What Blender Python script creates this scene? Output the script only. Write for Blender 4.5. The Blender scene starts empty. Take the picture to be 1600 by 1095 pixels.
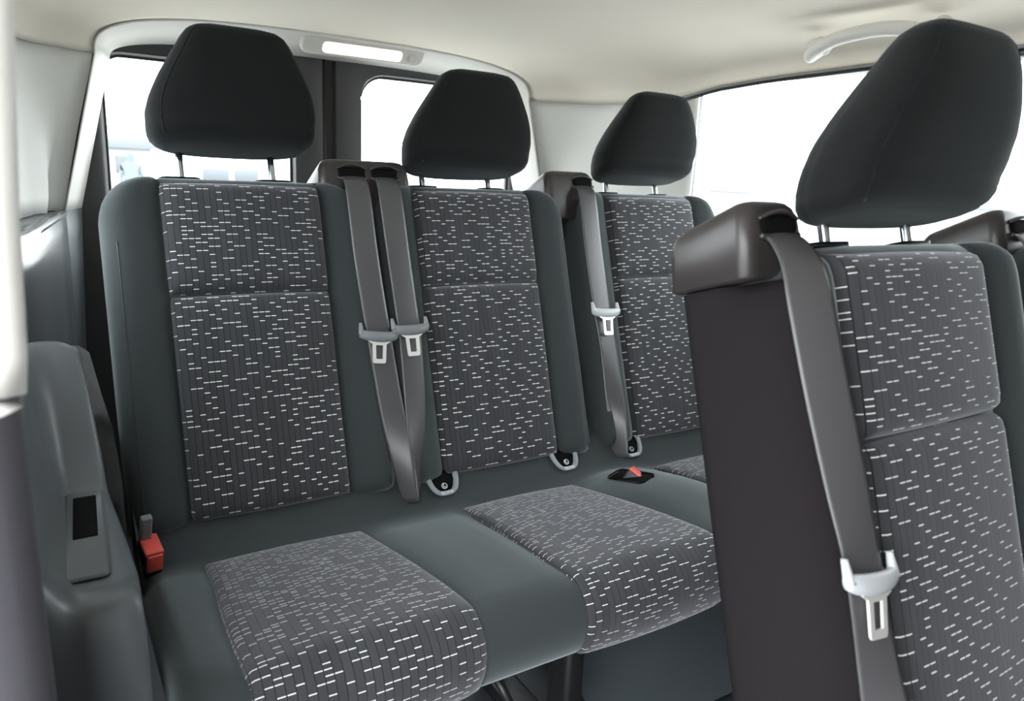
import bpy, bmesh, math, random
from mathutils import Vector, Matrix
from mathutils.bvhtree import BVHTree
random.seed(4)
S = bpy.context.scene
COL = S.collection
pi = math.pi

# ------------------------------------------------------------------ camera
CAM = Vector((-0.305, -1.214, 1.0116))
yaw, pit, roll, fpx = 0.5658, -0.2366, 0.0515, 1166.19
F = Vector((math.sin(yaw)*math.cos(pit), math.cos(yaw)*math.cos(pit), math.sin(pit)))
R = Vector((math.cos(yaw), -math.sin(yaw), 0)); U = R.cross(F)
R2 = R*math.cos(roll) + U*math.sin(roll); U2 = -R*math.sin(roll) + U*math.cos(roll)
cd = bpy.data.cameras.new('camera'); cam = bpy.data.objects.new('camera', cd); COL.objects.link(cam)
cd.sensor_width = 36.0; cd.lens = 36.0*fpx/1600.0; cd.clip_start = 0.02; cd.clip_end = 500
M = Matrix((R2, U2, -F)).transposed().to_4x4(); M.translation = CAM
cam.matrix_world = M
cd.dof.use_dof = True; cd.dof.focus_distance = 1.35; cd.dof.aperture_fstop = 7.0
S.camera = cam

# ------------------------------------------------------------------ world and exposure
w = bpy.data.worlds.new('overcast'); S.world = w; w.use_nodes = True
bg = w.node_tree.nodes['Background']; bg.inputs[0].default_value = (0.95, 0.98, 1.0, 1); bg.inputs[1].default_value = 11.0
S.view_settings.view_transform = 'Standard'; S.view_settings.look = 'None'
S.view_settings.exposure = 0.0; S.view_settings.gamma = 1.0; S.view_settings.use_curve_mapping = False

# ------------------------------------------------------------------ materials
def mat(name, col, rough=0.6, metal=0.0, spec=0.5, sheen=0.0, bump=None, emit=None, var=0.0, sheencol=(1,1,1)):
    m = bpy.data.materials.new(name); m.use_nodes = True
    nt = m.node_tree; b = nt.nodes['Principled BSDF']
    b.inputs['Base Color'].default_value = (*col, 1); b.inputs['Roughness'].default_value = rough
    b.inputs['Metallic'].default_value = metal; b.inputs['Specular IOR Level'].default_value = spec
    if sheen:
        b.inputs['Sheen Weight'].default_value = sheen; b.inputs['Sheen Roughness'].default_value = 0.45
        b.inputs['Sheen Tint'].default_value = (*sheencol, 1)
    if emit:
        b.inputs['Emission Color'].default_value = (*emit[0], 1); b.inputs['Emission Strength'].default_value = emit[1]
    tc = nt.nodes.new('ShaderNodeTexCoord')
    if var:
        n = nt.nodes.new('ShaderNodeTexNoise'); n.inputs['Scale'].default_value = 9; n.inputs['Detail'].default_value = 4
        nt.links.new(tc.outputs['Object'], n.inputs['Vector'])
        mx = nt.nodes.new('ShaderNodeMix'); mx.data_type = 'RGBA'
        mx.inputs['A'].default_value = (*[c*(1-var) for c in col], 1); mx.inputs['B'].default_value = (*[min(1, c*(1+var)) for c in col], 1)
        nt.links.new(n.outputs['Fac'], mx.inputs['Factor']); nt.links.new(mx.outputs['Result'], b.inputs['Base Color'])
    if bump:
        n = nt.nodes.new('ShaderNodeTexNoise'); n.inputs['Scale'].default_value = bump[0]; n.inputs['Detail'].default_value = 3
        nt.links.new(tc.outputs['Object'], n.inputs['Vector'])
        bp = nt.nodes.new('ShaderNodeBump'); bp.inputs['Strength'].default_value = bump[1]; bp.inputs['Distance'].default_value = bump[2]
        nt.links.new(n.outputs['Fac'], bp.inputs['Height']); nt.links.new(bp.outputs['Normal'], b.inputs['Normal'])
    return m

def patterned(name):
    m = mat(name, (0.05, 0.052, 0.058), 0.85, spec=0.2, sheen=0.36, sheencol=(0.92, 0.92, 1.0))
    nt = m.node_tree; N = nt.nodes; L = nt.links; b = N['Principled BSDF']
    uv = N.new('ShaderNodeUVMap'); sp = N.new('ShaderNodeSeparateXYZ'); L.new(uv.outputs[0], sp.inputs[0])
    def mth(op, a, c=None):
        n = N.new('ShaderNodeMath'); n.operation = op
        for i, q in enumerate((a, c)):
            if q is None: continue
            if isinstance(q, (int, float)): n.inputs[i].default_value = q
            else: L.new(q, n.inputs[i])
        return n.outputs[0]
    u = mth('DIVIDE', sp.outputs[0], 0.0100); v = mth('DIVIDE', sp.outputs[1], 0.0063)
    cu, cv, fu, fv = mth('FLOOR', u), mth('FLOOR', v), mth('FRACT', u), mth('FRACT', v)
    cb = N.new('ShaderNodeCombineXYZ'); L.new(cu, cb.inputs[0]); L.new(cv, cb.inputs[1])
    wn = N.new('ShaderNodeTexWhiteNoise'); wn.noise_dimensions = '2D'; L.new(cb.outputs[0], wn.inputs['Vector'])
    rw = N.new('ShaderNodeTexWhiteNoise'); rw.noise_dimensions = '1D'; L.new(cv, rw.inputs['W'])
    on = mth('LESS_THAN', mth('FRACT', mth('ADD', mth('ADD', mth('MULTIPLY', cu, 0.232), mth('ADD', mth('MULTIPLY', cv, 0.41), mth('MULTIPLY', rw.outputs['Value'], 0.22))), mth('MULTIPLY', wn.outputs['Value'], 0.40))), 0.31)
    du = mth('LESS_THAN', mth('ABSOLUTE', mth('SUBTRACT', fu, 0.5)), 0.425)
    dv = mth('LESS_THAN', mth('ABSOLUTE', mth('SUBTRACT', fv, 0.5)), 0.088)
    dash = mth('MULTIPLY', on, mth('MULTIPLY', du, dv))
    rib = mth('GREATER_THAN', mth('ABSOLUTE', mth('SUBTRACT', fu, 0.5)), 0.44)
    tone = N.new('ShaderNodeTexWhiteNoise'); tone.noise_dimensions = '1D'; L.new(cu, tone.inputs['W'])
    c1 = N.new('ShaderNodeMix'); c1.data_type = 'RGBA'; L.new(tone.outputs['Value'], c1.inputs['Factor'])
    c1.inputs['A'].default_value = (0.032, 0.033, 0.036, 1); c1.inputs['B'].default_value = (0.040, 0.041, 0.045, 1)
    c2 = N.new('ShaderNodeMix'); c2.data_type = 'RGBA'; L.new(rib, c2.inputs['Factor']); L.new(c1.outputs['Result'], c2.inputs['A'])
    c2.inputs['B'].default_value = (0.013, 0.013, 0.015, 1)
    c3 = N.new('ShaderNodeMix'); c3.data_type = 'RGBA'; L.new(dash, c3.inputs['Factor']); L.new(c2.outputs['Result'], c3.inputs['A'])
    c3.inputs['B'].default_value = (0.72, 0.72, 0.70, 1); L.new(c3.outputs['Result'], b.inputs['Base Color'])
    hgt = mth('ADD', mth('MULTIPLY', dash, 0.6), mth('SUBTRACT', 1.0, rib))
    bp = N.new('ShaderNodeBump'); bp.inputs['Strength'].default_value = 0.5; bp.inputs['Distance'].default_value = 0.0007
    L.new(hgt, bp.inputs['Height']); L.new(bp.outputs['Normal'], b.inputs['Normal'])
    return m

def glass_mat(name):
    m = bpy.data.materials.new(name); m.use_nodes = True; nt = m.node_tree
    nt.nodes.clear(); o = nt.nodes.new('ShaderNodeOutputMaterial'); mx = nt.nodes.new('ShaderNodeMixShader')
    t = nt.nodes.new('ShaderNodeBsdfTransparent'); t.inputs[0].default_value = (0.93, 0.95, 0.95, 1)
    g = nt.nodes.new('ShaderNodeBsdfGlossy'); g.inputs['Roughness'].default_value = 0.02
    mx.inputs[0].default_value = 0.05
    nt.links.new(t.outputs[0], mx.inputs[1]); nt.links.new(g.outputs[0], mx.inputs[2]); nt.links.new(mx.outputs[0], o.inputs[0])
    return m

FAB = mat('plain_fabric', (0.029, 0.034, 0.0355), 0.9, spec=0.2, sheen=0.38, sheencol=(0.80, 0.9, 0.93), bump=(900, 0.25, 0.0006))
HEAD = mat('headrest_fabric', (0.0065, 0.0068, 0.0072), 0.9, spec=0.2, sheen=0.13, sheencol=(0.8, 0.9, 0.92), bump=(900, 0.25, 0.0006))
PAT = patterned('dash_fabric')
SIDEF = mat('side_fabric', (0.011, 0.0095, 0.0105), 0.95, spec=0.12, bump=(700, 0.3, 0.0006))
WEB = mat('belt_webbing', (0.060, 0.058, 0.062), 0.38, spec=0.55, bump=(600, 0.2, 0.0004))
GRIP = mat('tongue_plastic', (0.16, 0.17, 0.18), 0.4)
GRIP_SKY = mat('tongue_plastic_sky_lit', (0.42, 0.44, 0.46), 0.4)  # lightened copy of the grip plastic, sky reflection put into the colour
STEEL = mat('steel', (0.80, 0.78, 0.75), 0.4, metal=0.55)
CHROME = mat('chrome_post', (0.55, 0.62, 0.66), 0.14, metal=1.0)
HOUS = mat('housing_plastic_warm_lit', (0.026, 0.022, 0.022), 0.38, spec=0.6, bump=(500, 0.1, 0.0004))  # brownish tint carries the warm glow of the dome lamp in the colour
BLACK = mat('black_plastic', (0.012, 0.012, 0.013), 0.45)
HOLE_SHADE = mat('pocket_shade', (0.004, 0.004, 0.004), 0.9, spec=0.08)  # near-black for solid slabs, painted as the shade inside slots and pockets
RED = mat('red_button', (0.68, 0.09, 0.075), 0.4)
ISO = mat('isofix_grey', (0.20, 0.22, 0.24), 0.5)
LETTER = mat('pale_print', (0.7, 0.72, 0.74), 0.6)
CREAM = mat('headliner_cloth', (0.80, 0.745, 0.655), 0.95, spec=0.1, bump=(700, 0.1, 0.0004))
CREAMP = mat('cream_plastic', (0.72, 0.70, 0.66), 0.5, bump=(500, 0.08, 0.0004))
PALE = mat('pale_trim', (0.70, 0.70, 0.67), 0.6, bump=(500, 0.08, 0.0004))
DARKT = mat('dark_trim', (0.055, 0.060, 0.068), 0.42, bump=(450, 0.2, 0.0005))
SLATE = mat('slate_trim', (0.10, 0.115, 0.125), 0.5, bump=(450, 0.2, 0.0005))
ARM = mat('armrest_plastic', (0.095, 0.103, 0.112), 0.40, bump=(450, 0.2, 0.0005))
PILL = mat('pillar_trim_grey', (0.070, 0.066, 0.080), 0.75, bump=(300, 0.3, 0.0006))
DOORM = mat('door_trim', (0.045, 0.044, 0.046), 0.5, bump=(400, 0.15, 0.0005))
RUB = mat('rubber_seal', (0.012, 0.012, 0.012), 0.6)
SEALG = mat('grey_seal', (0.22, 0.22, 0.21), 0.6)
FLOORM = mat('floor_vinyl', (0.028, 0.032, 0.040), 0.6, bump=(260, 0.5, 0.0012), var=0.15)
KICK = mat('kick_panel', (0.062, 0.074, 0.084), 0.55, bump=(420, 0.4, 0.0008))
CARPET = mat('carpet', (0.02, 0.02, 0.022), 1.0, bump=(300, 0.6, 0.002))
GLASS = glass_mat('glass')
LENS = mat('lamp_lens', (0.95, 0.9, 0.82), 0.4, emit=((1.0, 0.84, 0.66), 1.7))
BODYP = mat('body_paint', (0.55, 0.56, 0.57), 0.3)
GROUND = mat('yard_concrete', (0.42, 0.42, 0.41), 0.9, var=0.1)
FARW = mat('far_wall', (0.30, 0.31, 0.32), 0.9); FARR = mat('far_roof', (0.13, 0.14, 0.15), 0.9); FARG = mat('far_pane', (0.09, 0.10, 0.11), 0.4)
CARW = mat('white_paint', (0.5, 0.5, 0.5), 0.4)

# ------------------------------------------------------------------ helpers
WL = {}
def mesh(name, verts, faces, m, parent=None, smooth=True, uvs=None, recalc=True):
    off = WL.get(parent, Vector((0, 0, 0))) if parent else Vector((0, 0, 0))
    me = bpy.data.meshes.new(name)
    me.from_pydata([tuple(Vector(v) - off) for v in verts], [], faces)
    if uvs:
        l = me.uv_layers.new(name='UVMap')
        for lp in me.loops: l.data[lp.index].uv = uvs[lp.vertex_index]
    bm = bmesh.new(); bm.from_mesh(me)
    if recalc: bmesh.ops.recalc_face_normals(bm, faces=bm.faces)
    bm.to_mesh(me); bm.free()
    if smooth:
        me.polygons.foreach_set('use_smooth', [True]*len(me.polygons))
    me.materials.append(m)
    o = bpy.data.objects.new(name, me); COL.objects.link(o)
    WL[o] = off.copy()
    if parent: o.parent = parent
    return o
def sharp(o, ang=0.7):
    o.data.set_sharp_from_angle(angle=ang); return o
def thing(name, label, cat, loc, group=None):
    o = bpy.data.objects.new(name, None); COL.objects.link(o); o.location = loc; o.empty_display_size = 0.05
    WL[o] = Vector(loc); return tag(o, label, cat, group)
def tag(o, label, cat, group=None):
    o['label'] = label; o['category'] = cat
    if group: o['group'] = group
    return o
def struct(o): o['kind'] = 'structure'; return o
def grid(P, closed_u=False):
    """P: rows of equal-length point lists -> verts, faces"""
    nv = len(P[0]); V = [p for r in P for p in r]; Fc = []
    for i in range(len(P)-1):
        for j in range(nv if closed_u else nv-1):
            a, b = i*nv + j, i*nv + (j+1) % nv
            Fc.append((a, b, b+nv, a+nv))
    return V, Fc
def loft(P, cap=True):
    V, Fc = grid(P, True); n = len(P[0])
    if cap:
        Fc.append(tuple(range(n))); k = (len(P)-1)*n; Fc.append(tuple(k+i for i in range(n)))
    return V, Fc
def thick(V, Fc, d):
    """give an open sheet a second skin at offset d (vector or function)"""
    n = len(V); V2 = list(V) + [Vector(v) + (d(v) if callable(d) else Vector(d)) for v in V]
    cnt = {}
    for f in Fc:
        for i in range(len(f)):
            e = (f[i], f[(i+1) % len(f)]); cnt[frozenset(e)] = cnt.get(frozenset(e), []) + [e]
    F2 = list(Fc) + [tuple(i+n for i in reversed(f)) for f in Fc]
    for k, es in cnt.items():
        if len(es) == 1:
            a, b = es[0]; F2.append((b, a, a+n, b+n))
    return V2, F2
def tube(path, r, n=10, cap=True):
    path = [Vector(p) for p in path]; rows = []
    up = Vector((0, 0, 1))
    for i, p in enumerate(path):
        t = (path[min(i+1, len(path)-1)] - path[max(i-1, 0)]).normalized()
        a = up - t*up.dot(t)
        if a.length < 0.1: a = Vector((1, 0, 0)) - t*t.x
        a.normalize(); b = t.cross(a)
        rr = r(i/(len(path)-1)) if callable(r) else r
        if not isinstance(rr, tuple): rr = (rr, rr)
        rows.append([p + a*math.cos(2*pi*k/n)*rr[0] + b*math.sin(2*pi*k/n)*rr[1] for k in range(n)])
    return loft(rows, cap)
def spline(pts, n):
    """Catmull-Rom through pts"""
    pts = [Vector(p) for p in pts]; out = []
    Q = [pts[0]*2 - pts[1]] + pts + [pts[-1]*2 - pts[-2]]
    m = len(pts)-1
    for i in range(n+1):
        t = i/n*m; k = min(int(t), m-1); f = t-k
        a, b, c, d = Q[k:k+4]
        out.append(0.5*((2*b) + (c-a)*f + (2*a-5*b+4*c-d)*f*f + (3*b-a-3*c+d)*f**3))
    return out
def interp(tab, x):
    if x <= tab[0][0]: return tab[0][1]
    for (a, va), (b, vb) in zip(tab, tab[1:]):
        if x <= b: return va + (vb-va)*(x-a)/(b-a)
    return tab[-1][1]
def smooth01(t): t = max(0, min(1, t)); return t*t*(3-2*t)
def join(*parts):
    V, Fc = [], []
    for v, f in parts:
        k = len(V); V += list(v); Fc += [tuple(i+k for i in q) for q in f]
    return V, Fc
def rrect(hx, hy, r, n=5):
    o = []
    for cx, cy, a0 in ((hx-r, hy-r, 0), (-hx+r, hy-r, pi/2), (-hx+r, -hy+r, pi), (hx-r, -hy+r, 1.5*pi)):
        for k in range(n+1):
            a = a0 + k*pi/2/n; o.append((cx + r*math.cos(a), cy + r*math.sin(a)))
    return o
def rbox(fr, hx, hy, hz, r=0.004, e=None):
    """rounded box: rounded outline in local xy, softened at both z ends; fr maps local to world"""
    e = r*0.6 if e is None else e; rows = []
    for z, ins in ((-hz, e), (-hz+e*0.3, e*0.3), (-hz+e, 0), (hz-e, 0), (hz-e*0.3, e*0.3), (hz, e)):
        rows.append([fr(x, y, z) for x, y in rrect(hx-ins, hy-ins, max(r-ins, 0.0006))])
    return loft(rows)
def box(x0, x1, y0, y1, z0, z1, r=0.006):
    c = Vector(((x0+x1)/2, (y0+y1)/2, (z0+z1)/2))
    return rbox(lambda x, y, z: c + Vector((x, y, z)), (x1-x0)/2, (y1-y0)/2, (z1-z0)/2, min(r, (x1-x0)/2.1, (y1-y0)/2.1))

# ------------------------------------------------------------------ van shell
CX = 0.46
def hwid(y): return interp(((-2.7, .86), (-.4, .85), (.46, .84), (.70, .80), (.85, .745), (.95, .625)), y)
def zseam(y): return interp(((-2.7, 1.285), (-.43, 1.285), (-.08, 1.276), (.16, 1.268), (.33, 1.256), (.44, 1.238), (.6, 1.225), (.85, 1.232), (.95, 1.235)), y)
def ztop(y): return interp(((-2.7, 1.385), (.3, 1.385), (.6, 1.378), (.8, 1.366), (.95, 1.352)), y)
ys = [-2.7 + i*0.12 for i in range(22)] + [-.03, .03, .08, .13, .18, .24, .3, .36, .42, .46, .5, .56, .62, .68, .74, .8, .85, .88, .91, .935, .95]
ys = sorted(ys)
def head_pt(y, a):
    e = 2/3.0; ca, sa = math.cos(a), math.sin(a)
    x = CX + hwid(y)*math.copysign(abs(ca)**e, ca); zs = zseam(y)
    z = zs + (ztop(y)-zs)*abs(sa)**e
    k = smooth01((0.52 - abs(x-CX))/0.07 + .5)*smooth01((0.10 - y)/0.09 + .5)
    return Vector((x, y, z + 0.012*k))
rows = [[head_pt(y, pi*k/56) for k in range(57)] for y in ys]
V, Fc = thick(*grid(rows), lambda v: Vector((0.012*(1 if v[0] > CX else -1), 0, 0.02)))
ceiling = struct(mesh('ceiling', V, Fc, CREAM))
V, Fc = box(CX-.95, CX+.95, -2.75, 1.2, 1.43, 1.46, .05); struct(mesh('roof', V, Fc, BODYP))

V, Fc = box(-.62, 1.5, -2.7, 1.12, -.05, 0, .01); struct(mesh('floor', V, Fc, FLOORM))
GZ = -.72
V, Fc = box(-70, 70, -60, 90, GZ-.1, GZ, .01); struct(mesh('ground', V, Fc, GROUND))

# rear door opening surround: from headliner edge at y=.95 back to the doors at y=1.05
def arch(a, inset):
    """a in 0..1 from the foot of one leg over the top to the other"""
    zs = 1.235; top = 1.352-inset*1.25
    if a < .3: z = .0 + (zs-.0)*a/.3; return CX + interp(((.3, .74), (.86, .715), (1.235, .625)), z) - inset, z
    if a > .7:
        x, z = arch(1-a, inset); return 2*CX - x, z
    t = (a-.3)/.4*pi; e = 2/3.0; ca, sa = math.cos(t), math.sin(t)
    return CX + (.625-inset)*math.copysign(abs(ca)**e, ca), zs + (top-zs)*abs(sa)**e
def surround(a0, a1, n):
    rows = []
    for y, ins in ((.945, 0), (.952, .004), (1.0, .022), (1.045, .034), (1.056, .042)):
        rows.append([Vector((arch(a0+(a1-a0)*i/n, ins)[0], y, arch(a0+(a1-a0)*i/n, ins)[1])) for i in range(n+1)])
    return thick(*grid(rows), (0, .012, 0))
al = .3*.86/1.235
V, Fc = surround(al, 1-al, 90); struct(mesh('trim_1', V, Fc, CREAMP))
V, Fc = surround(0, al, 12); struct(mesh('trim_2', V, Fc, SLATE))
V, Fc = surround(1-al, 1, 12); struct(mesh('trim_3', V, Fc, SLATE))

# rear corner pillar trims (both sides), upper pale and lower dark
def dpillar(sg, z0, z1, nz, bulge):
    rows = []
    for i in range(nz+1):
        z = z0 + (z1-z0)*i/nz; f = (z-.86)/(1.235-.86)
        xa = interp(((.3, .74), (.86, .715), (1.235, .625)), z)
        k = smooth01(f) if f > 0 else 0
        pts = [(xa, .948), (xa+.045, .925), (xa+(.745-.625)*(.35+.65*k) - .005, .86), (.775, .82), (.80, .70), (.835, .52), (.845, .46), (.852, .44), (.86, .42)]
        rows.append([Vector((CX + sg*(p[0] + bulge*math.sin(pi*i/nz)), p[1], min(z, 9) if z < z1 else zseam(p[1]) + .018 if z1 > 1.2 else z)) for p in pts])
    return thick(*grid(rows), (sg*.015, .01, 0))
for nm, sg in (('trim_4', 1), ('trim_5', -1)):
    V, Fc = dpillar(sg, .86, 1.236, 10, .004); struct(mesh(nm, V, Fc, PALE))
V, Fc = dpillar(1, .0, .86, 10, .01); struct(mesh('trim_6', V, Fc, DARKT))
# glossy lower quarter trim on the armrest side
rows = []
for i in range(15):
    z = .86*i/14
    rows.append([Vector((x - .008*math.sin(pi*i/14)*(1 if j in (2, 4) else 0), y, z)) for j, (x, y) in enumerate(((-.252, .946), (-.262, .92), (-.270, .80), (-.292, .66), (-.300, .56), (-.312, .46), (-.325, .36), (-.345, .26), (-.385, .18)))])
V, Fc = thick(*grid(rows), (-.015, .012, 0)); V2, F2 = thick([Vector(p) for p in ((-.25, .95, .858), (-.27, .80, .858), (-.30, .56, .858), (-.325, .36, .858), (-.385, .18, .858), (-.42, .18, .858), (-.42, .5, .858), (-.40, .9, .858))], [(0, 1, 2, 3, 4, 5, 6, 7)], (0, 0, -.01))
V, Fc = join((V, Fc), (V2, F2)); struct(mesh('trim_7', V, Fc, mat('gloss_dark_trim', (0.085, 0.092, 0.10), 0.28, bump=(450, .1, .0004))))

# side wall with the long window
def wall_side(name, sg, wins, y0, y1, m):
    X0 = CX + sg*.86
    parts = [box(min(X0, X0+sg*.07), max(X0, X0+sg*.07), y0, y1, 0, .865, .01)]
    prev = y0
    for a, b in wins + [(y1, y1)]:
        if a > prev: parts.append(box(min(X0, X0+sg*.06), max(X0, X0+sg*.06), prev, a, .86, 1.30, .01))
        prev = b
    parts.append(box(min(X0+sg*.01, X0+sg*.07), max(X0+sg*.01, X0+sg*.07), y0, y1, 1.275, 1.45, .01))
    V, Fc = join(*parts); return struct(mesh(name, V, Fc, m))
wl = wall_side('wall_left', 1, [(-.95, .455), (-2.3, -1.1)][:1], -2.7, 1.1, DARKT)
wr = wall_side('wall_right', -1, [(-.40, .44)], -.50, 1.1, DARKT)
wall_side('wall_right_light_block', -1, [], -2.7, -1.72, DARKT)  # unseen side wall, added without windows to hold back light from the front
V, Fc = box(CX-.9, CX+.9, -2.78, -2.7, 0, 1.45, .01); struct(mesh('wall_front_light_block', V, Fc, DARKT))  # unseen bulkhead, added to block light coming from the front
def side_window(name, sg, y0, y1):
    X0 = CX + sg*.875
    pts = []
    n = 30
    for i in range(n+1):
        y = y1 + (y0-y1)*i/n
        pts.append((y, zseam(y) + .004))
    outline = [(y1+.0, .87)] + pts + [(y0, .87)]
    V = [Vector((X0, y, z)) for y, z in outline] + [Vector((X0+sg*.004, y, z)) for y, z in outline]
    k = len(outline); Fc = [tuple(range(k)), tuple(k+i for i in reversed(range(k)))] + [(i, (i+1) % k, (i+1) % k + k, i+k) for i in range(k)]
    g = struct(mesh(name, V, Fc, GLASS, smooth=False))
    path = [Vector((CX+sg*(hwid(y)-.004), y, zseam(y)-.004)) for y, z in pts]
    V, Fc = tube(path, .004, 8); mesh('window_seal', V, Fc, RUB, g)
    path = [Vector((CX+sg*(hwid(y)-.007), y, zseam(y)+.003)) for y, z in pts]
    V, Fc = tube(path, .004, 8); mesh('seal_lip', V, Fc, SEALG, g)
    V, Fc = tube([Vector((X0-sg*.015, y1, z)) for z in (.87, 1.0, 1.1, 1.18)], .006, 8); mesh('window_seal', V, Fc, RUB, g)
    return g
side_window('window_1', 1, -.95, .455)
side_window('window_2', -1, -.40, .44)

# rear doors
def rear_door(name, wname, x0, x1, wx0, wx1, wz1, rl, rr):
    """panel with a rounded window opening; x0..x1 door, wx0..wx1 window"""
    Y = 1.062; wz0 = .72
    hole = []
    cor = [(wx1, wz1, rr, 0), (wx0, wz1, rl, pi/2), (wx0, wz0, .05, pi), (wx1, wz0, .05, 1.5*pi)]
    for cx_, cz_, r, a0 in cor:
        sx = -1 if cx_ == wx1 else 1; sz = -1 if cz_ == wz1 else 1
        for k in range(9):
            a = a0 + k*pi/16; hole.append((cx_ + sx*r + r*math.cos(a), cz_ + sz*r + r*math.sin(a)))
    out = []
    for ci, (cx_, cz_, r, a0) in enumerate(cor):
        X_ = x1 if cx_ == wx1 else x0; Z_ = 1.335 if cz_ == wz1 else 0.0
        for k in range(9):
            h = hole[ci*9+k]; first_x = ci in (0, 2)
            kx = k < 4 if first_x else k > 4
            if k == 4: out.append((X_, Z_))
            elif kx: out.append((X_, h[1] + (Z_-h[1])*(1-abs(k-4)/4)*.5))
            else: out.append((h[0] + (X_-h[0])*(1-abs(k-4)/4)*.5, Z_))
    rows = []
    for f, y in ((0, Y+.045), (0, Y+.02), (.06, Y+.004), (.2, Y), (.75, Y-.004), (.97, Y), (1, Y+.01), (1, Y+.05)):
        rows.append([Vector((h[0]+(o[0]-h[0])*f, y, h[1]+(o[1]-h[1])*f)) for h, o in zip(hole, out)])
    rows.append([Vector((h[0], Y+.05, h[1])) for h in hole])
    V, Fc = loft(rows + [rows[0]], cap=False)
    d = struct(mesh(name, V, Fc, DOORM)); sharp(d, .9)
    k = len(hole)
    V = [Vector((h[0], Y+.036, h[1])) for h in hole] + [Vector((h[0], Y+.040, h[1])) for h in hole]
    Fc = [tuple(range(k)), tuple(k+i for i in range(k))] + [(i, (i+1) % k, (i+1) % k + k, i+k) for i in range(k)]
    g = struct(mesh(wname, V, Fc, GLASS, smooth=False))
    V, Fc = tube([Vector((h[0], Y+.028, h[1])) for h in hole + hole[:1]], .007, 8, False); mesh('window_seal', V, Fc, RUB, g)
    return d
rear_door('door_1', 'window_3', -.36, .434, -.145, .345, 1.252, .05, .06)
rear_door('door_2', 'window_4', .47, 1.28, .556, 1.10, 1.272, .075, .06)
V, Fc = box(.428, .476, 1.075, 1.12, 0, 1.34, .004); struct(mesh('trim_8', V, Fc, RUB))
V, Fc = tube([Vector((.4375, 1.064, z)) for z in (.1, .5, .9, 1.31)], .006, 8); struct(mesh('trim_9', V, Fc, RUB))

# door pillar next to the camera side, dark lower cover
rows = []
for z, dx in ((0, .012), (.3, .01), (.6, .006), (.75, .004), (.86, .003), (.95, .002), (1.1, .0), (1.3, .0)):
    rows.append([Vector((x+dx, y, z)) for x, y in ((-.52, -.66), (-.37, -.668), (-.345, -.66), (-.334, -.645), (-.331, -.62), (-.334, -.58), (-.35, -.52), (-.40, -.50), (-.52, -.50))])
V, Fc = loft(rows); struct(mesh('trim_10', V, Fc, PILL))

# armrest moulding on the quarter panel
def arm_z(x, y):
    f = smooth01((y+.115)/.17); base = .55 + .185*f**1.15
    base -= .035*f*abs((x+.318)/.055)**3 + .07*smooth01((y-.045)/.06)
    base += .012*smooth01((-.365-y)/.04)
    rise = max(0, (-.305 - x)/.045); base += (.05 + .10*smooth01((y+.42)/.35))*smooth01(rise)*(1-f)
    return base
rows = []
yy = [-.425 + i*.0135 for i in range(41)]
for y in yy:
    inn = interp(((-.43, -.247), (-.35, -.243), (-.2, -.249), (-.05, -.258), (.08, -.277), (.2, -.285), (.35, -.295)), y)
    r = []
    for k in range(15):
        x = -.362 + (inn - .012 + .362)*k/14
        r.append(Vector((x, y, arm_z(x, y))))
    zt = arm_z(inn-.012, y)
    r += [Vector((inn-.006, y, zt-.003)), Vector((inn-.001, y, zt-.010)), Vector((inn, y, zt-.03)), Vector((inn-.004, y, zt-.1)), Vector((inn-.012, y, .3)), Vector((inn-.012, y, .02))]
    rows.append(r)
fr_rows = []
for dy, dz, k in ((.030, .36, 1), (.030, .2, .8), (.028, .10, .45), (.02, .035, .12), (.008, .008, .03)):
    fr_rows.append([Vector((p.x, p.y-dy, max(.02, p.z - (dz if i < 18 else dz*.3)))) for i, p in enumerate(rows[0])])
V, Fc = grid(fr_rows + rows); arm = struct(mesh('armrest', V, Fc, ARM))
rows = []
V, Fc = rbox(lambda x, y, z: Vector((-.291 + x + y*.04, -.232 + y, .5525 + z)), .024, .123, .0035, .008); lid = mesh('armrest_lid', V, Fc, ARM, arm)
V, Fc = rbox(lambda x, y, z: Vector((-.289 + x + y*.04, -.195 + y, .5563 + z)), .0135, .062, .0012, .002); mesh('lid_slot', V, Fc, HOLE_SHADE, lid)

# carpeted wheel-house strip between armrest and seat
rows = []
for y, x, z in ((-.06, -.236, .52), (.0, -.232, .57), (.06, -.232, .60), (.14, -.232, .59), (.24, -.235, .60), (.5, -.24, .62)):
    rows.append([Vector((x-.06, y, z+.004)), Vector((x-.02, y, z)), Vector((x-.004, y, z-.015)), Vector((x, y, z-.06)), Vector((x, y, 0.01))])
V, Fc = thick(*grid(rows), (-.01, 0, -.004)); struct(mesh('trim_11', V, Fc, CARPET))

# kick panel on the floor under the bench
rows = []
for x, s in ((.515, .55), (.522, .85), (.535, 1), (.8, 1), (1.25, 1)):
    rows.append([Vector((x, y, .004 + z*s)) for y, z in ((-.36, 0), (-.30, .006), (-.24, .035), (-.19, .075), (-.14, .105), (-.05, .12), (.3, .12))])
V, Fc = grid(rows); struct(mesh('trim_12', V, Fc, KICK))

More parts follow.
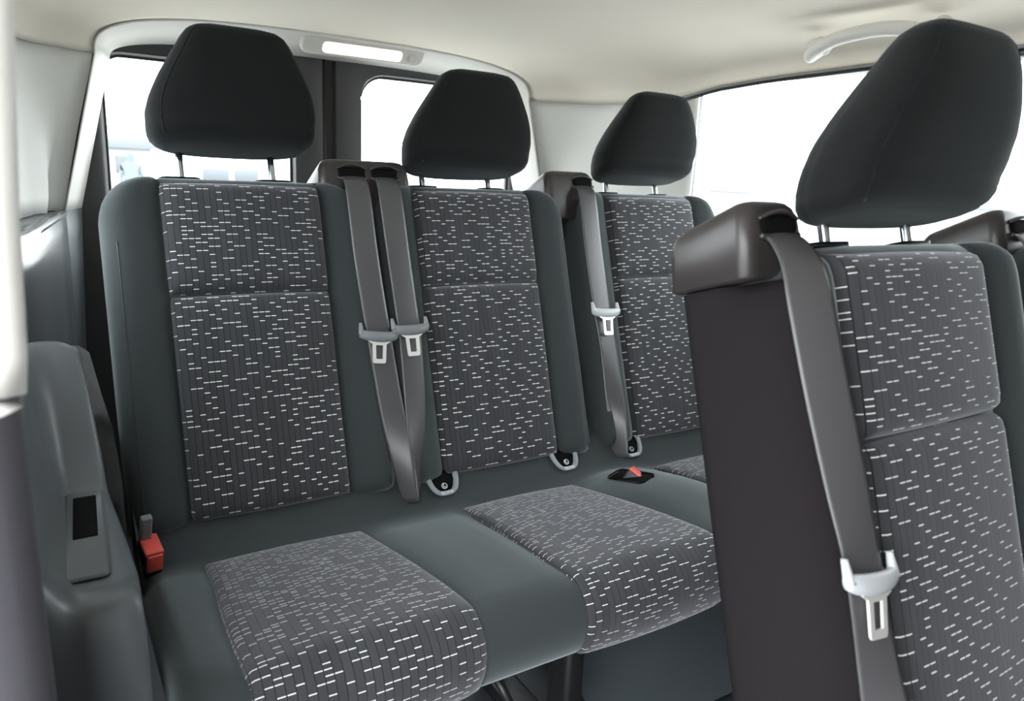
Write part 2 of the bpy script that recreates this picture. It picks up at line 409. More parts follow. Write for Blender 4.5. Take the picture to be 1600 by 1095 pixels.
# ------------------------------------------------------------------ seats
REC = 0.3132; Z0 = 0.44; cr, sr = math.cos(REC), math.sin(REC)
def bk(dy=0, dz=0):
    return lambda x, s, o: Vector((x, dy + s*sr - o*cr, Z0 + dz + s*cr + o*sr))
IW = 0.135
def front_o(ax, hw, re=.040):
    o = 0.0
    if ax < IW - .004: o = -.006
    elif ax < IW + .004: o = -.012
    else:
        t = (ax-IW)/(hw-IW); o = -.008 + .02*math.sin(min(1, t*1.25)*pi*.5)
    if ax > hw-re: o -= re - math.sqrt(max(0, re*re - (ax-(hw-re))**2))
    return o
def backrest(fr, xc, hw, parent, top=.566, bot=-.024, th=.135, rl=.075, rrt=.075, pattern_seed=0, re_l=.040):
    rows = []
    S_ = [bot, bot+.003, bot+.010, bot+.024, .02, .08] + [.12+.04*i for i in range(9)] + [.465, .48, .495, .508, .52, .532, .542, .550, .556, .561, .5645, top]
    r2 = .028
    for s in S_:
        def half(r): return hw if s < top-r else hw - r + math.sqrt(max(0, r*r - (s-(top-r))**2))*1.0
        hl, hr = max(half(rl), .03), max(half(rrt), .03)
        drop = 0
        if s > top-r2: drop = r2 - math.sqrt(max(0, r2*r2-(s-(top-r2))**2))
        if s < bot+r2: drop = r2 - math.sqrt(max(0, r2*r2-((bot+r2)-s)**2))
        bulge_mid = .012*math.exp(-((s-.12)/.12)**2) + .012*smooth01((.10-s)/.1)
        ring = []
        fx = [1, .985, .955, .92, .88, .83, .78, .74]
        L_ = [-(IW+.004 + (hl-IW-.004)*(f-.6)/.4) if hl > IW+.01 else -hl*f for f in (1, .985, .95, .9, .84, .77, .69, .62)]
        R_ = [(IW+.004 + (hr-IW-.004)*(f-.6)/.4) if hr > IW+.01 else hr*f for f in (.62, .69, .77, .84, .9, .95, .985, 1)]
        mid = [-IW, -IW+.006, -.09, -.045, 0, .045, .09, IW-.006, IW]
        k = min(1, hl/(IW+.02), hr/(IW+.02)); mid = [q*k for q in mid]
        for q in L_ + mid + R_:
            h = hl if q < 0 else hr
            ring.append(fr(xc+q, s, front_o(abs(q), h, re_l if q < 0 else .040) + bulge_mid*(abs(q) > IW)*.4 - drop))
        ring += [fr(xc+hr, s, -.07), fr(xc+hr-.004, s, -th+.02+drop*.5), fr(xc+hr-.025, s, -th+drop), fr(xc, s, -th+drop), fr(xc-hl+.025, s, -th+drop), fr(xc-hl+.004, s, -th+.02+drop*.5), fr(xc-hl, s, -.07)]
        rows.append(ring)
    V, Fc = loft(rows); b = mesh('backrest', V, Fc, FAB, parent)
    # patterned panels
    def panel(s0, s1, name):
        xs = [-IW, -IW+.0015, -IW+.004, -IW+.009, -IW+.02] + [-.1+.025*i for i in range(9)] + [IW-.02, IW-.009, IW-.004, IW-.0015, IW]
        L = s1-s0; ss = [0, .0015, .004, .010, .022] + [.022+(L-.044)*i/10 for i in range(1, 10)] + [L-.022, L-.010, L-.004, L-.0015, L]
        P, UVs = [], []
        for d in ss:
            row = []
            e2 = min(d, L-d); fs = 1-math.exp(-e2/.006)
            for x in xs:
                e1 = IW-abs(x); fx_ = 1-math.exp(-e1/.004)
                o = -.012 + .020*min(fx_, .35+.65*fs)*1.0 + .006*math.sin(pi*(x+IW)/(2*IW)) - .012*(1-fs)*.7
                if s1 > .5: o -= max(0, (d-(L-.016)))*.5
                row.append(fr(xc+x, s0+d, o)); s = s0+d
                UVs.append((x+.2+pattern_seed*1.37, s + (.55-s)**2*.38 + pattern_seed*2.11))
            P.append(row)
        V, Fc = grid(P); mesh(name, V, Fc, PAT, b, uvs=UVs)
    panel(.3593, .555, 'upper_insert'); panel(-.016, .3593, 'lower_insert')
    # edge seam of the bolsters
    for sg in (-1, 1):
        path = []
        for i in range(25):
            s = -.01 + .46*i/24; h = hw-.020
            path.append(fr(xc+sg*h, s, front_o(h, hw, re_l if sg < 0 else .040)+.0002 + (.012*math.exp(-((s-.12)/.12)**2) + .012*smooth01((.10-s)/.1))*.4))
        V, Fc = tube(path, .0011, 5); mesh('seam', V, Fc, BLACK, b)
    return b
HW_ = ((0, .118), (.02, .129), (.05, .136), (.10, .140), (.2, .141), (.3, .141), (.42, .135), (.55, .124), (.68, .110), (.8, .096), (.88, .087), (.94, .078), (.975, .066), (1, .046))
HT_ = ((0, .038), (.02, .050), (.05, .058), (.11, .064), (.25, .066), (.45, .065), (.6, .058), (.75, .048), (.86, .039), (.93, .032), (.975, .023), (1, .010))
HC_ = ((0, -.025), (.2, -.014), (.4, .006), (.6, .030), (.8, .054), (1, .074))
def headrest(fr, xc, s0, parent, back, H=.177):
    rows = []
    for i in range(49):
        h = (1-math.cos(pi*i/48))/2
        wv, tv, oc = interp(HW_, h), interp(HT_, h), interp(HC_, h); ring = []
        for k in range(48):
            a = 2*pi*k/48; ca, sa = math.cos(a), math.sin(a); e = 2/4.6 if sa > 0 else 2/2.7
            x = wv*math.copysign(abs(ca)**e, ca); o = tv*math.copysign(abs(sa)**e, sa)
            if sa > 0: o -= .006*(abs(x)/.14)**2
            else: x *= .97
            ring.append(fr(xc+x, s0 + H*h + .06*o*(1-h)**2 - .2*o*h, oc + o))
        rows.append(ring)
    V, Fc = loft(rows); hd = mesh('headrest', V, Fc, HEAD, parent)
    for sg in (-1, 1):
        path = []
        for i in range(40):
            h = .03 + .94*i/39; wv, tv, oc = interp(HW_, h), interp(HT_, h), interp(HC_, h); a = math.radians(45); e = 2/4.6
            x = wv*math.cos(a)**e; o = tv*math.sin(a)**e - .006*(x/.14)**2
            path.append(fr(xc+sg*x, s0 + H*h + .06*o*(1-h)**2 - .2*o*h, oc+o-.0006))
        V, Fc = tube(path, .0013, 6); mesh('seam', V, Fc, HEAD, hd)
    for dx in (-.0785, .0785):
        path = [fr(xc-.010+dx, s, -.050) for s in (.53, .57, .60, s0+.03)]
        V, Fc = tube(path, .0062, 14); mesh('post', V, Fc, CHROME, hd)
        V, Fc = rbox(lambda x, y, z: fr(xc-.010+dx*1.03+x, .5675+z, -.052+y), .034, .016, .0045, .014); mesh('post_guide', V, Fc, BLACK, back)
    return hd

# cushion profile (y, z) front-down-back
CT = 0.158; cc, sc = math.cos(CT), math.sin(CT)
PROF = [(.085, .47), (.055, .462), (.024, .447), (-.002, .420), (-.024, .398), (-.043, .385), (-.062, .379)]
for i in range(1, 9):
    t = .012 + .355*i/8; PROF.append((-.049 - t*cc, .377 + t*sc + .004*math.sin(pi*i/8)))
PROF += [(-.438, .4355), (-.455, .428), (-.469, .415), (-.478, .397), (-.480, .377), (-.476, .355), (-.468, .336), (-.458, .324)]
UND = [(-.43, .318), (-.3, .312), (-.1, .305), (.06, .31), (.085, .36)]
def cushion(x0, x1, dy, dz, parent, ridge=None, hollow=()):
    full = PROF + UND; n = len(full)
    cyz = [(full[(i+1) % n][0]-full[i-1][0], full[(i+1) % n][1]-full[i-1][1]) for i in range(n)]
    nor = [Vector((-b, a)).normalized() for a, b in cyz]
    c = Vector((-.2, .37))
    nor = [q if q.dot(Vector(full[i])-c) > 0 else -q for i, q in enumerate(nor)]
    xs = [0, .002, .006, .012, .02, .03, .045, .06, .08, .1]
    xs = [x0+q for q in xs] + [x0+.1+(x1-x0-.2)*i/48 for i in range(1, 48)] + [x1-q for q in reversed(xs)]
    rows = []
    for x in xs:
        e = min(x-x0, x1-x); r = .032; ins = 0 if e > r else r - math.sqrt(max(0, r*r-(r-e)**2))
        rp = .095; iy = 0 if e > rp else rp - math.sqrt(max(0, rp*rp-(rp-e)**2))
        ring = []
        for i, (y, z) in enumerate(full):
            q = Vector((y, z)) - nor[i]*ins
            f = smooth01((-.20-y)/.27); yy = q.x + iy*f*.8
            bump = 0
            if i < len(PROF) and -.45 < y < -.03:
                bump = -.004
                for xi in INS_X:
                    pass
                dmin = min(abs(x-(xi+dx0)) for xi in INS_X for dx0 in (parent['ox'],))
                iw = IW*(1+WID*smooth01((-.055-y)/.36))
                t = smooth01((dmin-iw)/.03)
                bump = -.008*(1-smooth01((dmin-iw+.006)/.010))*smooth01((-.058-y)/.03) + .008*t*math.sin(pi*min(1, max(0, (-.03-y)/.42)))
                if ridge: bump += ridge[1]*smooth01(1-abs(x-ridge[0])/.11)*smooth01((-.03-y)/.06)*smooth01((y+.46)/.25)
            ring.append(Vector((x, yy+dy, q.y+bump+dz)))
        rows.append(ring)
    V, Fc = loft(rows); return mesh('cushion', V, Fc, FAB, parent)
WID = .13
def cushion_insert(xc, dy, dz, parent, seed):
    P, UVs = [], []
    prof = spline([Vector((y, z, 0)) for y, z in PROF[5:]], 60)
    prof = [p for p in prof if p.x < -.057]
    xs = [-IW, -IW+.0015, -IW+.004, -IW+.009, -IW+.02] + [-.1+.025*i for i in range(9)] + [IW-.02, IW-.009, IW-.004, IW-.0015, IW]
    al_ = 0; N = len(prof)
    for i, p in enumerate(prof):
        t = prof[min(i+1, N-1)] - prof[max(i-1, 0)]; nn = Vector((-t.y, t.x, 0)).normalized()
        if nn.dot(p-Vector((-.2, .37, 0))) < 0: nn = -nn
        if i: al_ += (p-prof[i-1]).length
        fs = 1-math.exp(-al_/.006)
        row = []
        for x in xs:
            fx = 1-math.exp(-(IW-abs(x))/.004)
            o = -.013 + .018*min(fx, .25+.75*fs) + .005*math.sin(pi*(x+IW)/(2*IW))*fs
            q = p + nn*o; row.append(Vector((xc+x*(1+WID*smooth01(al_/.36)), q.x+dy, q.y+dz)))
            UVs.append((x+.2+seed*1.37, al_*1.0 - .3*max(0, .25-al_)**1.0 + seed*2.11))
        P.append(row)
    V, Fc = grid(P); return mesh('seat_insert', V, Fc, PAT, parent, uvs=UVs)

def belt_housing(fr, xc, hwx, s0, s1, slots, parent, o0=-.135, o1=-.010):
    """rounded plastic cap with a mouth for each strap"""
    rows = []
    for s, ins in ((s0, .004), (s0+.004, 0), (s1-.02, 0), (s1-.010, .0015), (s1-.004, .005), (s1-.001, .010), (s1, .018)):
        tp = .22*max(0, s1-s); hx, ho = hwx-ins+min(tp, .010), (o1-o0)/2-ins
        rows.append([fr(xc+x, s - .16*max(0, o0+.10-((o0+o1)/2+o))*(s > s1-.05), (o0+o1)/2+o) for x, o in rrect(hx, ho, min(.016, hx-.001, ho-.001), 6)])
    V, Fc = loft(rows); h = mesh('belt_housing', V, Fc, HOUS, parent)
    for sx in slots:
        # mouth as a near-black slab, its inner shade put into the colour
        V, Fc = rbox(lambda x, y, z: fr(sx+x, s1-.028+y, o1-.002+z), .028, .011, .006, .010); m_ = mesh('belt_mouth', V, Fc, HOLE_SHADE, h)
        # raised curved lips above and below the strap
        path = [fr(sx + .0285*t, s1-.0155 - .006*(t*t) , o1+.0005 + .006*(1-t*t)) for t in [-1+.1*i for i in range(21)]]
        V, Fc = tube(path, lambda q: (.0022, .0036), 10); mesh('mouth_lip', V, Fc, HOUS, h)
        path = [fr(sx + .029*t, s1-.046 + .008*t*t, o1+.001+.004*(1-t*t)) for t in [-1+.1*i for i in range(21)]]
        V, Fc = tube(path, .0032, 8); mesh('mouth_lip', V, Fc, HOUS, h)
    return h

def seat_belt(fr, pts, label, tong_i, tilt, gripm, scale=1.0, group=None):
    """pts: (x, s, o, twist, width)"""
    base = fr(pts[-1][0], pts[-1][1], pts[-1][2])
    t = thing('seat_belt', label, 'seat belt', base, group)
    n = 60
    A = spline([Vector(p[:3]) for p in pts], n); B_ = spline([Vector((p[3], p[4], 0)) for p in pts], n)
    rows = []
    for i in range(n+1):
        d = A[min(i+1, n)] - A[max(i-1, 0)]; d.normalize()      # in (x,s,o) space
        wd = Vector((1, 0, 0)); wd = (wd - d*wd.dot(d)).normalized(); nd = wd.cross(d).normalized()
        if nd.z < 0: nd = -nd
        tw, wid = B_[i].x, B_[i].y
        a = wd*math.cos(tw) + nd*math.sin(tw); b = nd*math.cos(tw) - wd*math.sin(tw)
        ring = []
        for u in (-1, -.8, -.4, 0, .4, .8, 1):
            q = A[i] + a*u*wid/2 + b*(.0009 + .0012*(1-u*u)); ring.append(fr(*q))
        for u in (1, .8, .4, 0, -.4, -.8, -1):
            q = A[i] + a*u*wid/2 + b*(-.0009 + .0012*(1-u*u)); ring.append(fr(*q))
        rows.append(ring)
    V, Fc = loft(rows); mesh('webbing', V, Fc, WEB, t)
    # latch plate: grip bar with two ears, metal blade with slot
    x0, s0, o0 = tong_i; ct, st = math.cos(tilt), math.sin(tilt)
    def L(x, y, z): x, y, z = x*scale, y*scale, z*scale; return fr(x0 + x*ct - y*st, s0 + x*st + y*ct, o0 + z)
    rows = []
    for i in range(17):
        u = -1+i/8; hy = .0105 - .003*abs(u)**3; zc = .004*(1-u*u); hz = .0065 - .002*abs(u)**4
        rows.append([L(u*.037, .0 + .005*abs(u)**2.5 + hy*math.cos(2*pi*k/12)*1.0, zc + hz*math.sin(2*pi*k/12)) for k in range(12)])
    parts = [loft(rows)]
    for sg in (-1, 1):
        rows = []
        for i in range(8):
            f = i/7; w_ = .0062*(1-.55*f)
            rows.append([L(sg*(.0335 + .001*f) + w_*math.cos(2*pi*k/10), .003 + .022*f, .001 - .004*f + .006*(1-.4*f)*math.sin(2*pi*k/10)) for k in range(10)])
        parts.append(loft(rows))
    V, Fc = join(*parts); g = mesh('latch_grip', V, Fc, gripm, t)
    out = [(-.021, -.004), (-.021, -.009), (-.0135, -.0135), (-.0125, -.046), (-.0105, -.049), (.0105, -.049), (.0125, -.046), (.0135, -.0135), (.021, -.009), (.021, -.004)]
    inn = [(-.0065, -.0155), (-.0070, -.0165), (-.0070, -.017), (-.0065, -.040), (-.0055, -.041), (.0055, -.041), (.0065, -.040), (.0070, -.017), (.0070, -.0165), (.0065, -.0155)]
    k = len(out); V = []
    for z in (.0055, .0025):
        V += [L(x, y, z) for x, y in out] + [L(x, y, z) for x, y in inn]
    Fc = []
    for i in range(k):
        j = (i+1) % k
        Fc += [(i, j, k+j, k+i), (2*k+i, 3*k+i, 3*k+j, 2*k+j), (i, 2*k+i, 2*k+j, j), (k+i, k+j, 3*k+j, 3*k+i)]
    sharp(mesh('latch_blade', V, Fc, STEEL, t))
    return t

def buckle(loc, rot, label, stalk=True):
    t = thing('seat_belt_buckle', label, 'buckle', loc)
    Mx = Matrix.Rotation(rot[2], 3, 'Z') @ Matrix.Rotation(rot[0], 3, 'X') @ Matrix.Rotation(rot[1], 3, 'Y'); o = Vector(loc)
    f = lambda x, y, z: o + Mx @ Vector((x, y, z))
    V, Fc = rbox(f, .014, .022, .030, .006); mesh('buckle_body', V, Fc, BLACK, t)
    V, Fc = rbox(lambda x, y, z: f(x, -.0205+z, .012+y), .0115, .0165, .0035, .003); mesh('release_button', V, Fc, RED, t)
    V, Fc = rbox(lambda x, y, z: f(x, y, .0295+z), .0132, .0205, .0035, .003); mesh('release_button', V, Fc, RED, t)
    if stalk:
        V, Fc = rbox(lambda x, y, z: f(x-.004, .016+y, .045+z), .008, .006, .03, .003); mesh('strap_stub', V, Fc, GRIP, t)
    return t

# ---- rear bench
INS_X = (0.0, .461, .9456)
bench = thing('rear_bench', 'three-place dark grey rear bench with white-dashed fabric panels in front of the rear doors', 'car seat', (.47, -.2, 0)); bench['ox'] = 0.0
fr = bk()
hr_s = (.618, .596, .600)
for i, xc in enumerate(INS_X):
    b = backrest(fr, xc, .2255, bench, rl=(.075, .075, .065)[i], rrt=(.085, .065, .075)[i], pattern_seed=i)
    headrest(fr, xc-.004, hr_s[i], bench, b)
cu = cushion(-.222, 1.175, 0, 0, bench, ridge=(.70, .022))
for i, xc in enumerate(INS_X): cushion_insert(xc, 0, 0, cu, i+5)
belt_housing(fr, .234, .086, .50, .612, (.204, .270), bench)
belt_housing(fr, .722, .062, .50, .612, (.752,), bench)
# isofix frames on the rear band of the cushion
def isofix(x, parent):
    c = Vector((x, -.0105, .4130)); a = math.radians(46)
    up = Vector((0, math.cos(a), math.sin(a))); nn = Vector((0, -math.sin(a), math.cos(a)))
    f = lambda u, v, h: c + Vector((1, 0, 0))*u + up*v + nn*h
    path = [f(u, v, .004) for u, v in [(-.030, .026), (-.029, .01), (-.024, -.008), (-.016, -.018), (-.006, -.021), (.006, -.021), (.016, -.018), (.024, -.008), (.029, .01), (.030, .026)]]
    V, Fc = tube(spline(path, 40), lambda q: (.0045, .006), 10); g = mesh('isofix_frame', V, Fc, ISO, parent)
    V, Fc = rbox(lambda x_, y_, z_: f(x_, .006+y_, .0015+z_), .022, .020, .002, .009); mesh('isofix_pocket', V, Fc, HOLE_SHADE, g)
    # printed word and round child-seat mark
    cu_ = bpy.data.curves.new('txt', 'FONT'); cu_.body = 'ISOFIX'; cu_.size = .0095; cu_.align_x = 'CENTER'; cu_.extrude = .0002
    tmp = bpy.data.objects.new('txt', cu_); COL.objects.link(tmp)
    dg = bpy.context.evaluated_depsgraph_get(); me = bpy.data.meshes.new_from_object(tmp.evaluated_get(dg))
    vs = [f(v.co.x*.95, -.0245 + v.co.y, .0090 + v.co.z) for v in me.vertices]; fs = [tuple(p.vertices) for p in me.polygons]
    bpy.data.objects.remove(tmp)
    mesh('isofix_lettering', vs, fs, LETTER, g, smooth=False)
    V, Fc = tube([f(.0055*math.cos(q), -.006 + .0055*math.sin(q), .0042) for q in [2*pi*i/20 for i in range(21)]], .0007, 6, False)
    V2, F2 = tube([f(*p, .0042) for p in ((-.002, -.003), (-.0015, -.008), (.003, -.0085))], .0009, 6)
    V3, F3 = tube([f(*p, .0042) for p in ((-.0018, -.0025), (-.0012, -.0018))], .0013, 6)
    mesh('child_seat_mark', *join((V, Fc), (V2, F2), (V3, F3)), LETTER, g)
for x in (.316, .607, .789): isofix(x, cu)
# bench underframe
for x in (-.06, .40, 1.02):
    parts = [box(x-.02, x+.02, -.36, -.30, .005, .315, .012), box(x-.025, x+.025, -.10, -.02, .005, .31, .012), box(x-.03, x+.03, -.38, .04, .002, .03, .01)]
    mesh('leg', *join(*parts), BLACK, bench)
V, Fc = tube([Vector((x, -.33, .285)) for x in (-.15, .3, .7, 1.1)], .014, 12); mesh('frame_tube', V, Fc, BLACK, bench)
V, Fc = tube(spline([Vector(p) for p in ((.20, -.40, .30), (.205, -.43, .285), (.215, -.44, .26), (.235, -.44, .22), (.24, -.42, .16))], 24), .006, 10); mesh('release_lever', V, Fc, BLACK, bench)
V, Fc = rbox(lambda x, y, z: Vector((.105+x, -.435+y, .295+z)), .012, .01, .01, .005); mesh('lever_tip', V, Fc, STEEL, bench)
# buckle well: flat patch coloured as its shade, in the ridge between the middle and right places
bv = BVHTree.FromPolygons([v.co + WL[cu] for v in cu.data.vertices], [tuple(p.vertices) for p in cu.data.polygons])
wp, wnor, _, _ = bv.ray_cast(Vector((.668, -.155, .6)), Vector((0, 0, -1)))
wy = (Vector((-.16, 1, 0)) - wnor*wnor.dot(Vector((-.16, 1, 0)))).normalized(); wx = wy.cross(wnor)
V, Fc = rbox(lambda x, y, z: wp + wx*x + wy*y + wnor*(z-.002), .023, .050, .003, .012); mesh('buckle_well_shade', V, Fc, HOLE_SHADE, cu)
seat_belt(fr, [(.205, .578, -.013, 0, .044), (.204, .560, .007, 0, .046), (.203, .54, .015, 0, .047), (.203, .50, .018, 0, .047), (.204, .42, .018, .04, .047), (.209, .33, .016, .05, .047), (.214, .25, .016, .05, .047), (.222, .127, .017, .12, .046), (.232, .03, .020, .55, .044), (.240, -.05, .016, 1.05, .040)],
          'dark-latched seat belt of the double housing, the strap nearer the armrest panel', (.209, .264, .024), -.12, GRIP)
seat_belt(fr, [(.270, .578, -.013, 0, .044), (.268, .560, .007, 0, .046), (.267, .54, .015, 0, .047), (.267, .50, .018, 0, .047), (.269, .42, .018, -.04, .047), (.273, .33, .016, -.05, .047), (.275, .25, .016, -.05, .047), (.270, .127, .017, -.15, .046), (.261, .03, .020, -.6, .044), (.254, -.05, .016, -1.1, .040)],
          'dark-latched seat belt of the double housing, the strap nearer the middle bench place', (.2735, .272, .026), .0, GRIP)
seat_belt(fr, [(.752, .578, -.013, 0, .044), (.747, .560, .007, 0, .046), (.743, .54, .015, 0, .047), (.741, .50, .018, 0, .047), (.740, .42, .018, 0, .047), (.745, .30, .016, 0, .047), (.751, .20, .016, 0, .046), (.752, .10, .016, .3, .045), (.750, .02, .018, .9, .042), (.748, -.045, .018, 1.3, .038)],
          'rear bench seat belt with pale latch from the single narrow housing', (.7495, .278, .024), -.06, GRIP_SKY)
buckle((-.205, -.045, .400), (.35, 0, .15), 'red-buttoned seat belt buckle between armrest trim and bench cushion')
buckle(tuple(wp + wnor*-.020 + wy*.004 - wx*.002), (.45, .25, .45), 'red-buttoned seat belt buckle in the cushion well between two bench places', stalk=False)

# ---- second row double seat
D3, DZ3 = -.918, -.018
front = thing('front_double_seat', 'dark two-place seat ahead of the rear bench with plain side panel and belt cap', 'car seat', (.74, D3-.2, 0)); front['ox'] = .51
fr3 = bk(D3, DZ3)
INS_X = (0.0, .46)
for i, xc in enumerate((.51, .97)):
    b = backrest(fr3, xc, .2255, front, rl=.10, rrt=.075 if i else .05, pattern_seed=i+9, re_l=.075)
    if i == 0: headrest(fr3, xc+.004, .594, front, b)
cu3 = cushion(.285, 1.195, D3, DZ3, front)
for i, xc in enumerate((.51, .97)): cushion_insert(xc, D3, DZ3, cu3, i+12)
# plain side cover of the backrest
rows = []
for s in (-.02, -.012, .0, .02, .08, .12, .16, .2, .24, .28, .32, .36, .40, .44, .465, .48, .495, .508, .52, .532):
    bm_ = (.012*math.exp(-((s-.12)/.12)**2) + .012*smooth01((.10-s)/.1))*.4 + .0035; e_ = .005 if s < -.015 else 0
    edge = interp(((-.02, .163), (.17, .163), (.4, .178), (.5, .19), (.545, .21)), s)
    hl_ = .2255 if s < .466 else .2255 - .10 + math.sqrt(max(0, .10**2-(s-.466)**2))
    edge = min(edge, hl_-.01)
    fp = [edge + (hl_-edge)*q for q in (0, .15, .3, .45, .6, .75, .86, .94, .985, 1)]
    ring = [fr3(.51-q, s, front_o(q, hl_, .075) + bm_) for q in fp]
    ring += [fr3(.5075-.2255-.002, s, o) for o in (-.076, -.086, -.098, -.116)] + [fr3(.51-.2255+.004, s, -.135), fr3(.51-.2255+.03, s, -.138), fr3(.51-hl_+.03, s, -.05), fr3(.51-edge, s, front_o(edge, hl_)-.01)]
    rows.append(ring)
V, Fc = loft(rows); mesh('side_cover', V, Fc, SIDEF, front)
belt_housing(fr3, .328, .040, .534, .616, (.330,), front, o0=-.150, o1=-.034)
belt_housing(fr3, .822, .042, .534, .616, (.828,), front, o0=-.150, o1=-.034)
for x in (.44, .74, 1.04):
    parts = [box(x-.02, x+.02, D3-.36, D3-.30, .005, .30, .012), box(x-.025, x+.025, D3-.18, D3-.10, .005, .30, .012), box(x-.03, x+.03, D3-.38, D3-.08, .002, .03, .01)]
    mesh('leg', *join(*parts), BLACK, front)
def fbelt(x, lab):
    seat_belt(fr3, [(x, .582, -.037, 0, .046), (x-.002, .566, -.020, .1, .048), (x-.006, .54, -.006, .25, .048), (x-.012, .50, .002, .38, .048), (x-.014, .42, .009, .38, .048), (x-.010, .33, .014, .28, .048), (x-.006, .25, .018, .12, .047), (x+.003, .15, .014, .3, .046), (x+.008, .05, .016, .9, .043), (x+.012, -.045, .016, 1.2, .04)],
              lab, (x-.008, .238, .026), -.12, GRIP_SKY)
fbelt(.330, 'wide grey seat belt hanging over the edge of the seat ahead of the bench')
fbelt(.828, 'seat belt from the second belt cap of the two-place seat, between its two backrests')

# ------------------------------------------------------------------ fittings
lamp = thing('dome_lamp', 'lit elongated cream interior lamp on the header above the rear doors', 'lamp', (.53, .985, 1.32))
sl = math.radians(52); lu = Vector((0, math.cos(sl), -math.sin(sl))); ln = Vector((0, -math.sin(sl), -math.cos(sl)))
lf = lambda x, y, z: Vector((.53, .985, 1.332)) + Vector((1, 0, 0))*x - lu*y + ln*z
V, Fc = rbox(lambda x, y, z: lf(x, y, z+.004), .185, .030, .010, .022, .006); mesh('bezel', V, Fc, CREAMP, lamp)
V, Fc = rbox(lambda x, y, z: lf(x-.005, y-.002, z+.013), .120, .017, .004, .012, .003); mesh('lens', V, Fc, LENS, lamp)
V, Fc = rbox(lambda x, y, z: lf(x+.148, y-.002, z+.0135), .012, .012, .002, .006); mesh('switch', V, Fc, CREAMP, lamp)

gh = thing('grab_handle', 'cream grab handle on the headliner above the side window', 'handle', (1.2, -.15, 1.32))
path = spline([Vector(p) for p in ((1.228, -.045, 1.322), (1.200, -.043, 1.300), (1.178, -.052, 1.292), (1.166, -.078, 1.302), (1.162, -.13, 1.318), (1.162, -.22, 1.325), (1.166, -.285, 1.318), (1.178, -.310, 1.306), (1.200, -.318, 1.310), (1.228, -.315, 1.33))], 60)
V, Fc = tube(path, lambda q: (.0145 + .006*abs(2*q-1)**6, .0135 + .008*abs(2*q-1)**6), 16); mesh('grip', V, Fc, CREAMP, gh)
for y in (-.045, -.315):
    V, Fc = rbox(lambda x, y_, z: Vector((1.214 + x*.75 + z*.66, y + y_, 1.316 + z*.75 - x*.66)), .018, .024, .012, .010); mesh('mount', V, Fc, CREAMP, gh)

ph = thing('grab_handle', 'upright cream grab handle with rounded end on the door pillar', 'handle', (-.33, -.70, .89))
path = [Vector(p) for p in ((-.338, -.738, .868), (-.338, -.738, .872), (-.3375, -.737, .88), (-.336, -.735, .90), (-.333, -.727, .98), (-.328, -.715, 1.06), (-.322, -.70, 1.14), (-.318, -.69, 1.22), (-.318, -.68, 1.28))]
V, Fc = tube(path, lambda q: (.016*min(1, .55+q*6), .019*min(1, .55+q*6)), 20); mesh('grip', V, Fc, CREAMP, ph)
for z, y in ((.93, -.70), (1.26, -.668)):
    V, Fc = box(-.355, -.337, y-.03, y+.03, z-.015, z+.015, .006); mesh('mount', V, Fc, CREAMP, ph)

# ------------------------------------------------------------------ outside
def tagone(o, l, c, g=None): return tag(o, l, c, g)
hb = thing('far_building', 'pale low building with dark roof beyond the rear doors', 'building', (-6, 46, GZ))
V, Fc = box(-22, 5.2, 46, 54, GZ, 1.1, .05); mesh('wall', V, Fc, FARW, hb)
V, Fc = box(-22.3, 5.5, 45.7, 54.3, 1.1, 1.6, .05); mesh('roof', V, Fc, FARR, hb)
for x in (-2.4, -.4, 1.6, 3.4):
    V, Fc = box(x, x+.9, 45.93, 46.1, -.2, .7, .02); mesh('window', V, Fc, FARG, hb)
V, Fc = tube([Vector((-15, 40, 2.2)), Vector((3, 40, 2.05)), Vector((10, 40, 2.0)), Vector((18, 40, 1.98)), Vector((40, 40, 2.1))], .05, 6); tagone(mesh('overhead_cable', V, Fc, FARR), 'thin overhead cable crossing behind the rear windows', 'cable')
bw = thing('boundary_wall', 'low pale boundary wall seen through the side window', 'wall', (28, 5, GZ))
V, Fc = box(28, 28.3, -30, 40, GZ, .47, .02); mesh('wall', V, Fc, CARW, bw)
V, Fc = box(27.9, 28.4, -30, 40, .47, .59, .02); mesh('coping', V, Fc, FARR, bw)
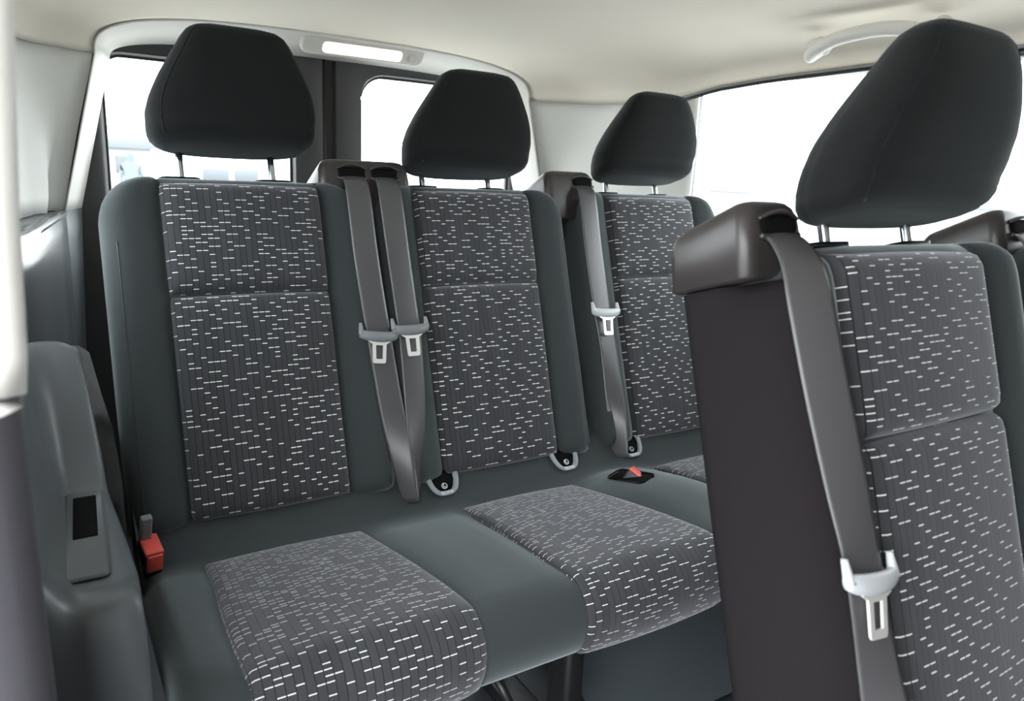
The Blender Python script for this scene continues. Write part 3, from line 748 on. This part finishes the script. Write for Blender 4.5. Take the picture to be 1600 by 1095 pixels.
# parked pale car behind the rear doors
car = thing('parked_car', 'white parked car blurred beyond the rear door window', 'car', (4.3, 22, GZ))
sect = [(-2.1, .45, .75), (-2.0, .35, .95), (-1.1, .3, 1.05), (-.5, .3, 1.5), (.4, .3, 1.55), (1.3, .3, 1.45), (1.95, .35, 1.0), (2.1, .45, .8)]
rows = []
for x, zb, zt in sect:
    rows.append([Vector((4.3+x, 22+dy, GZ + zb + (zt-zb)*f)) for dy, f in ((-.85, 0), (-.88, .4), (-.8, .75), (-.6, 1), (.6, 1), (.8, .75), (.88, .4), (.85, 0))])
V, Fc = loft(rows); mesh('body', V, Fc, CARW, car)
for x0, x1 in ((-.75, -.05), (.1, .75)):
    V, Fc = box(4.3+x0, 4.3+x1, 21.12, 21.22, GZ+1.05, GZ+1.36, .02); mesh('window', V, Fc, FARG, car)
for x in (-1.3, 1.3):
    for y in (-.86, .70):
        rows = [[Vector((4.3+x+.32*r*math.cos(2*pi*k/20), 22+y+t, GZ+.32+.32*r*math.sin(2*pi*k/20))) for k in range(20)] for t, r in ((0, .9), (.03, 1), (.13, 1), (.16, .9))]
        V, Fc = loft(rows); mesh('wheel', V, Fc, FARG, car)
# standing person
def person(loc):
    t = Vector(loc)
    J = [(0, 0, .95), (0, 0, 1.15), (0, 0, 1.38), (0, 0, 1.50), (0, -.01, 1.60), (0, -.01, 1.72),
         (.17, 0, 1.40), (.22, .02, 1.14), (.21, -.06, .90), (-.17, 0, 1.40), (-.22, .02, 1.14), (-.20, -.06, .90),
         (.10, 0, .90), (.11, 0, .50), (.11, .02, .09), (.12, -.12, .04), (-.10, 0, .90), (-.11, 0, .50), (-.11, .02, .09), (-.12, -.12, .04)]
    E_ = [(0, 1), (1, 2), (2, 3), (3, 4), (4, 5), (2, 6), (6, 7), (7, 8), (2, 9), (9, 10), (10, 11), (0, 12), (12, 13), (13, 14), (14, 15), (0, 16), (16, 17), (17, 18), (18, 19)]
    Rr = [.15, .14, .15, .055, .09, .085, .065, .048, .04, .065, .048, .04, .095, .065, .05, .04, .095, .065, .05, .04]
    me = bpy.data.meshes.new('person'); me.from_pydata(J, E_, [])
    o = bpy.data.objects.new('person', me); COL.objects.link(o); o.location = t
    md = o.modifiers.new('skin', 'SKIN'); o.modifiers.new('sub', 'SUBSURF').levels = 1
    for i, v in enumerate(me.skin_vertices[0].data): v.radius = (Rr[i], Rr[i]*.8); v.use_root = (i == 0)
    me.materials.append(mat('person_clothes', (0.12, 0.14, 0.15), .9))
    return tag(o, 'distant standing person in grey clothes beyond the rear door window', 'person')
person((1.46, 17.5, GZ))
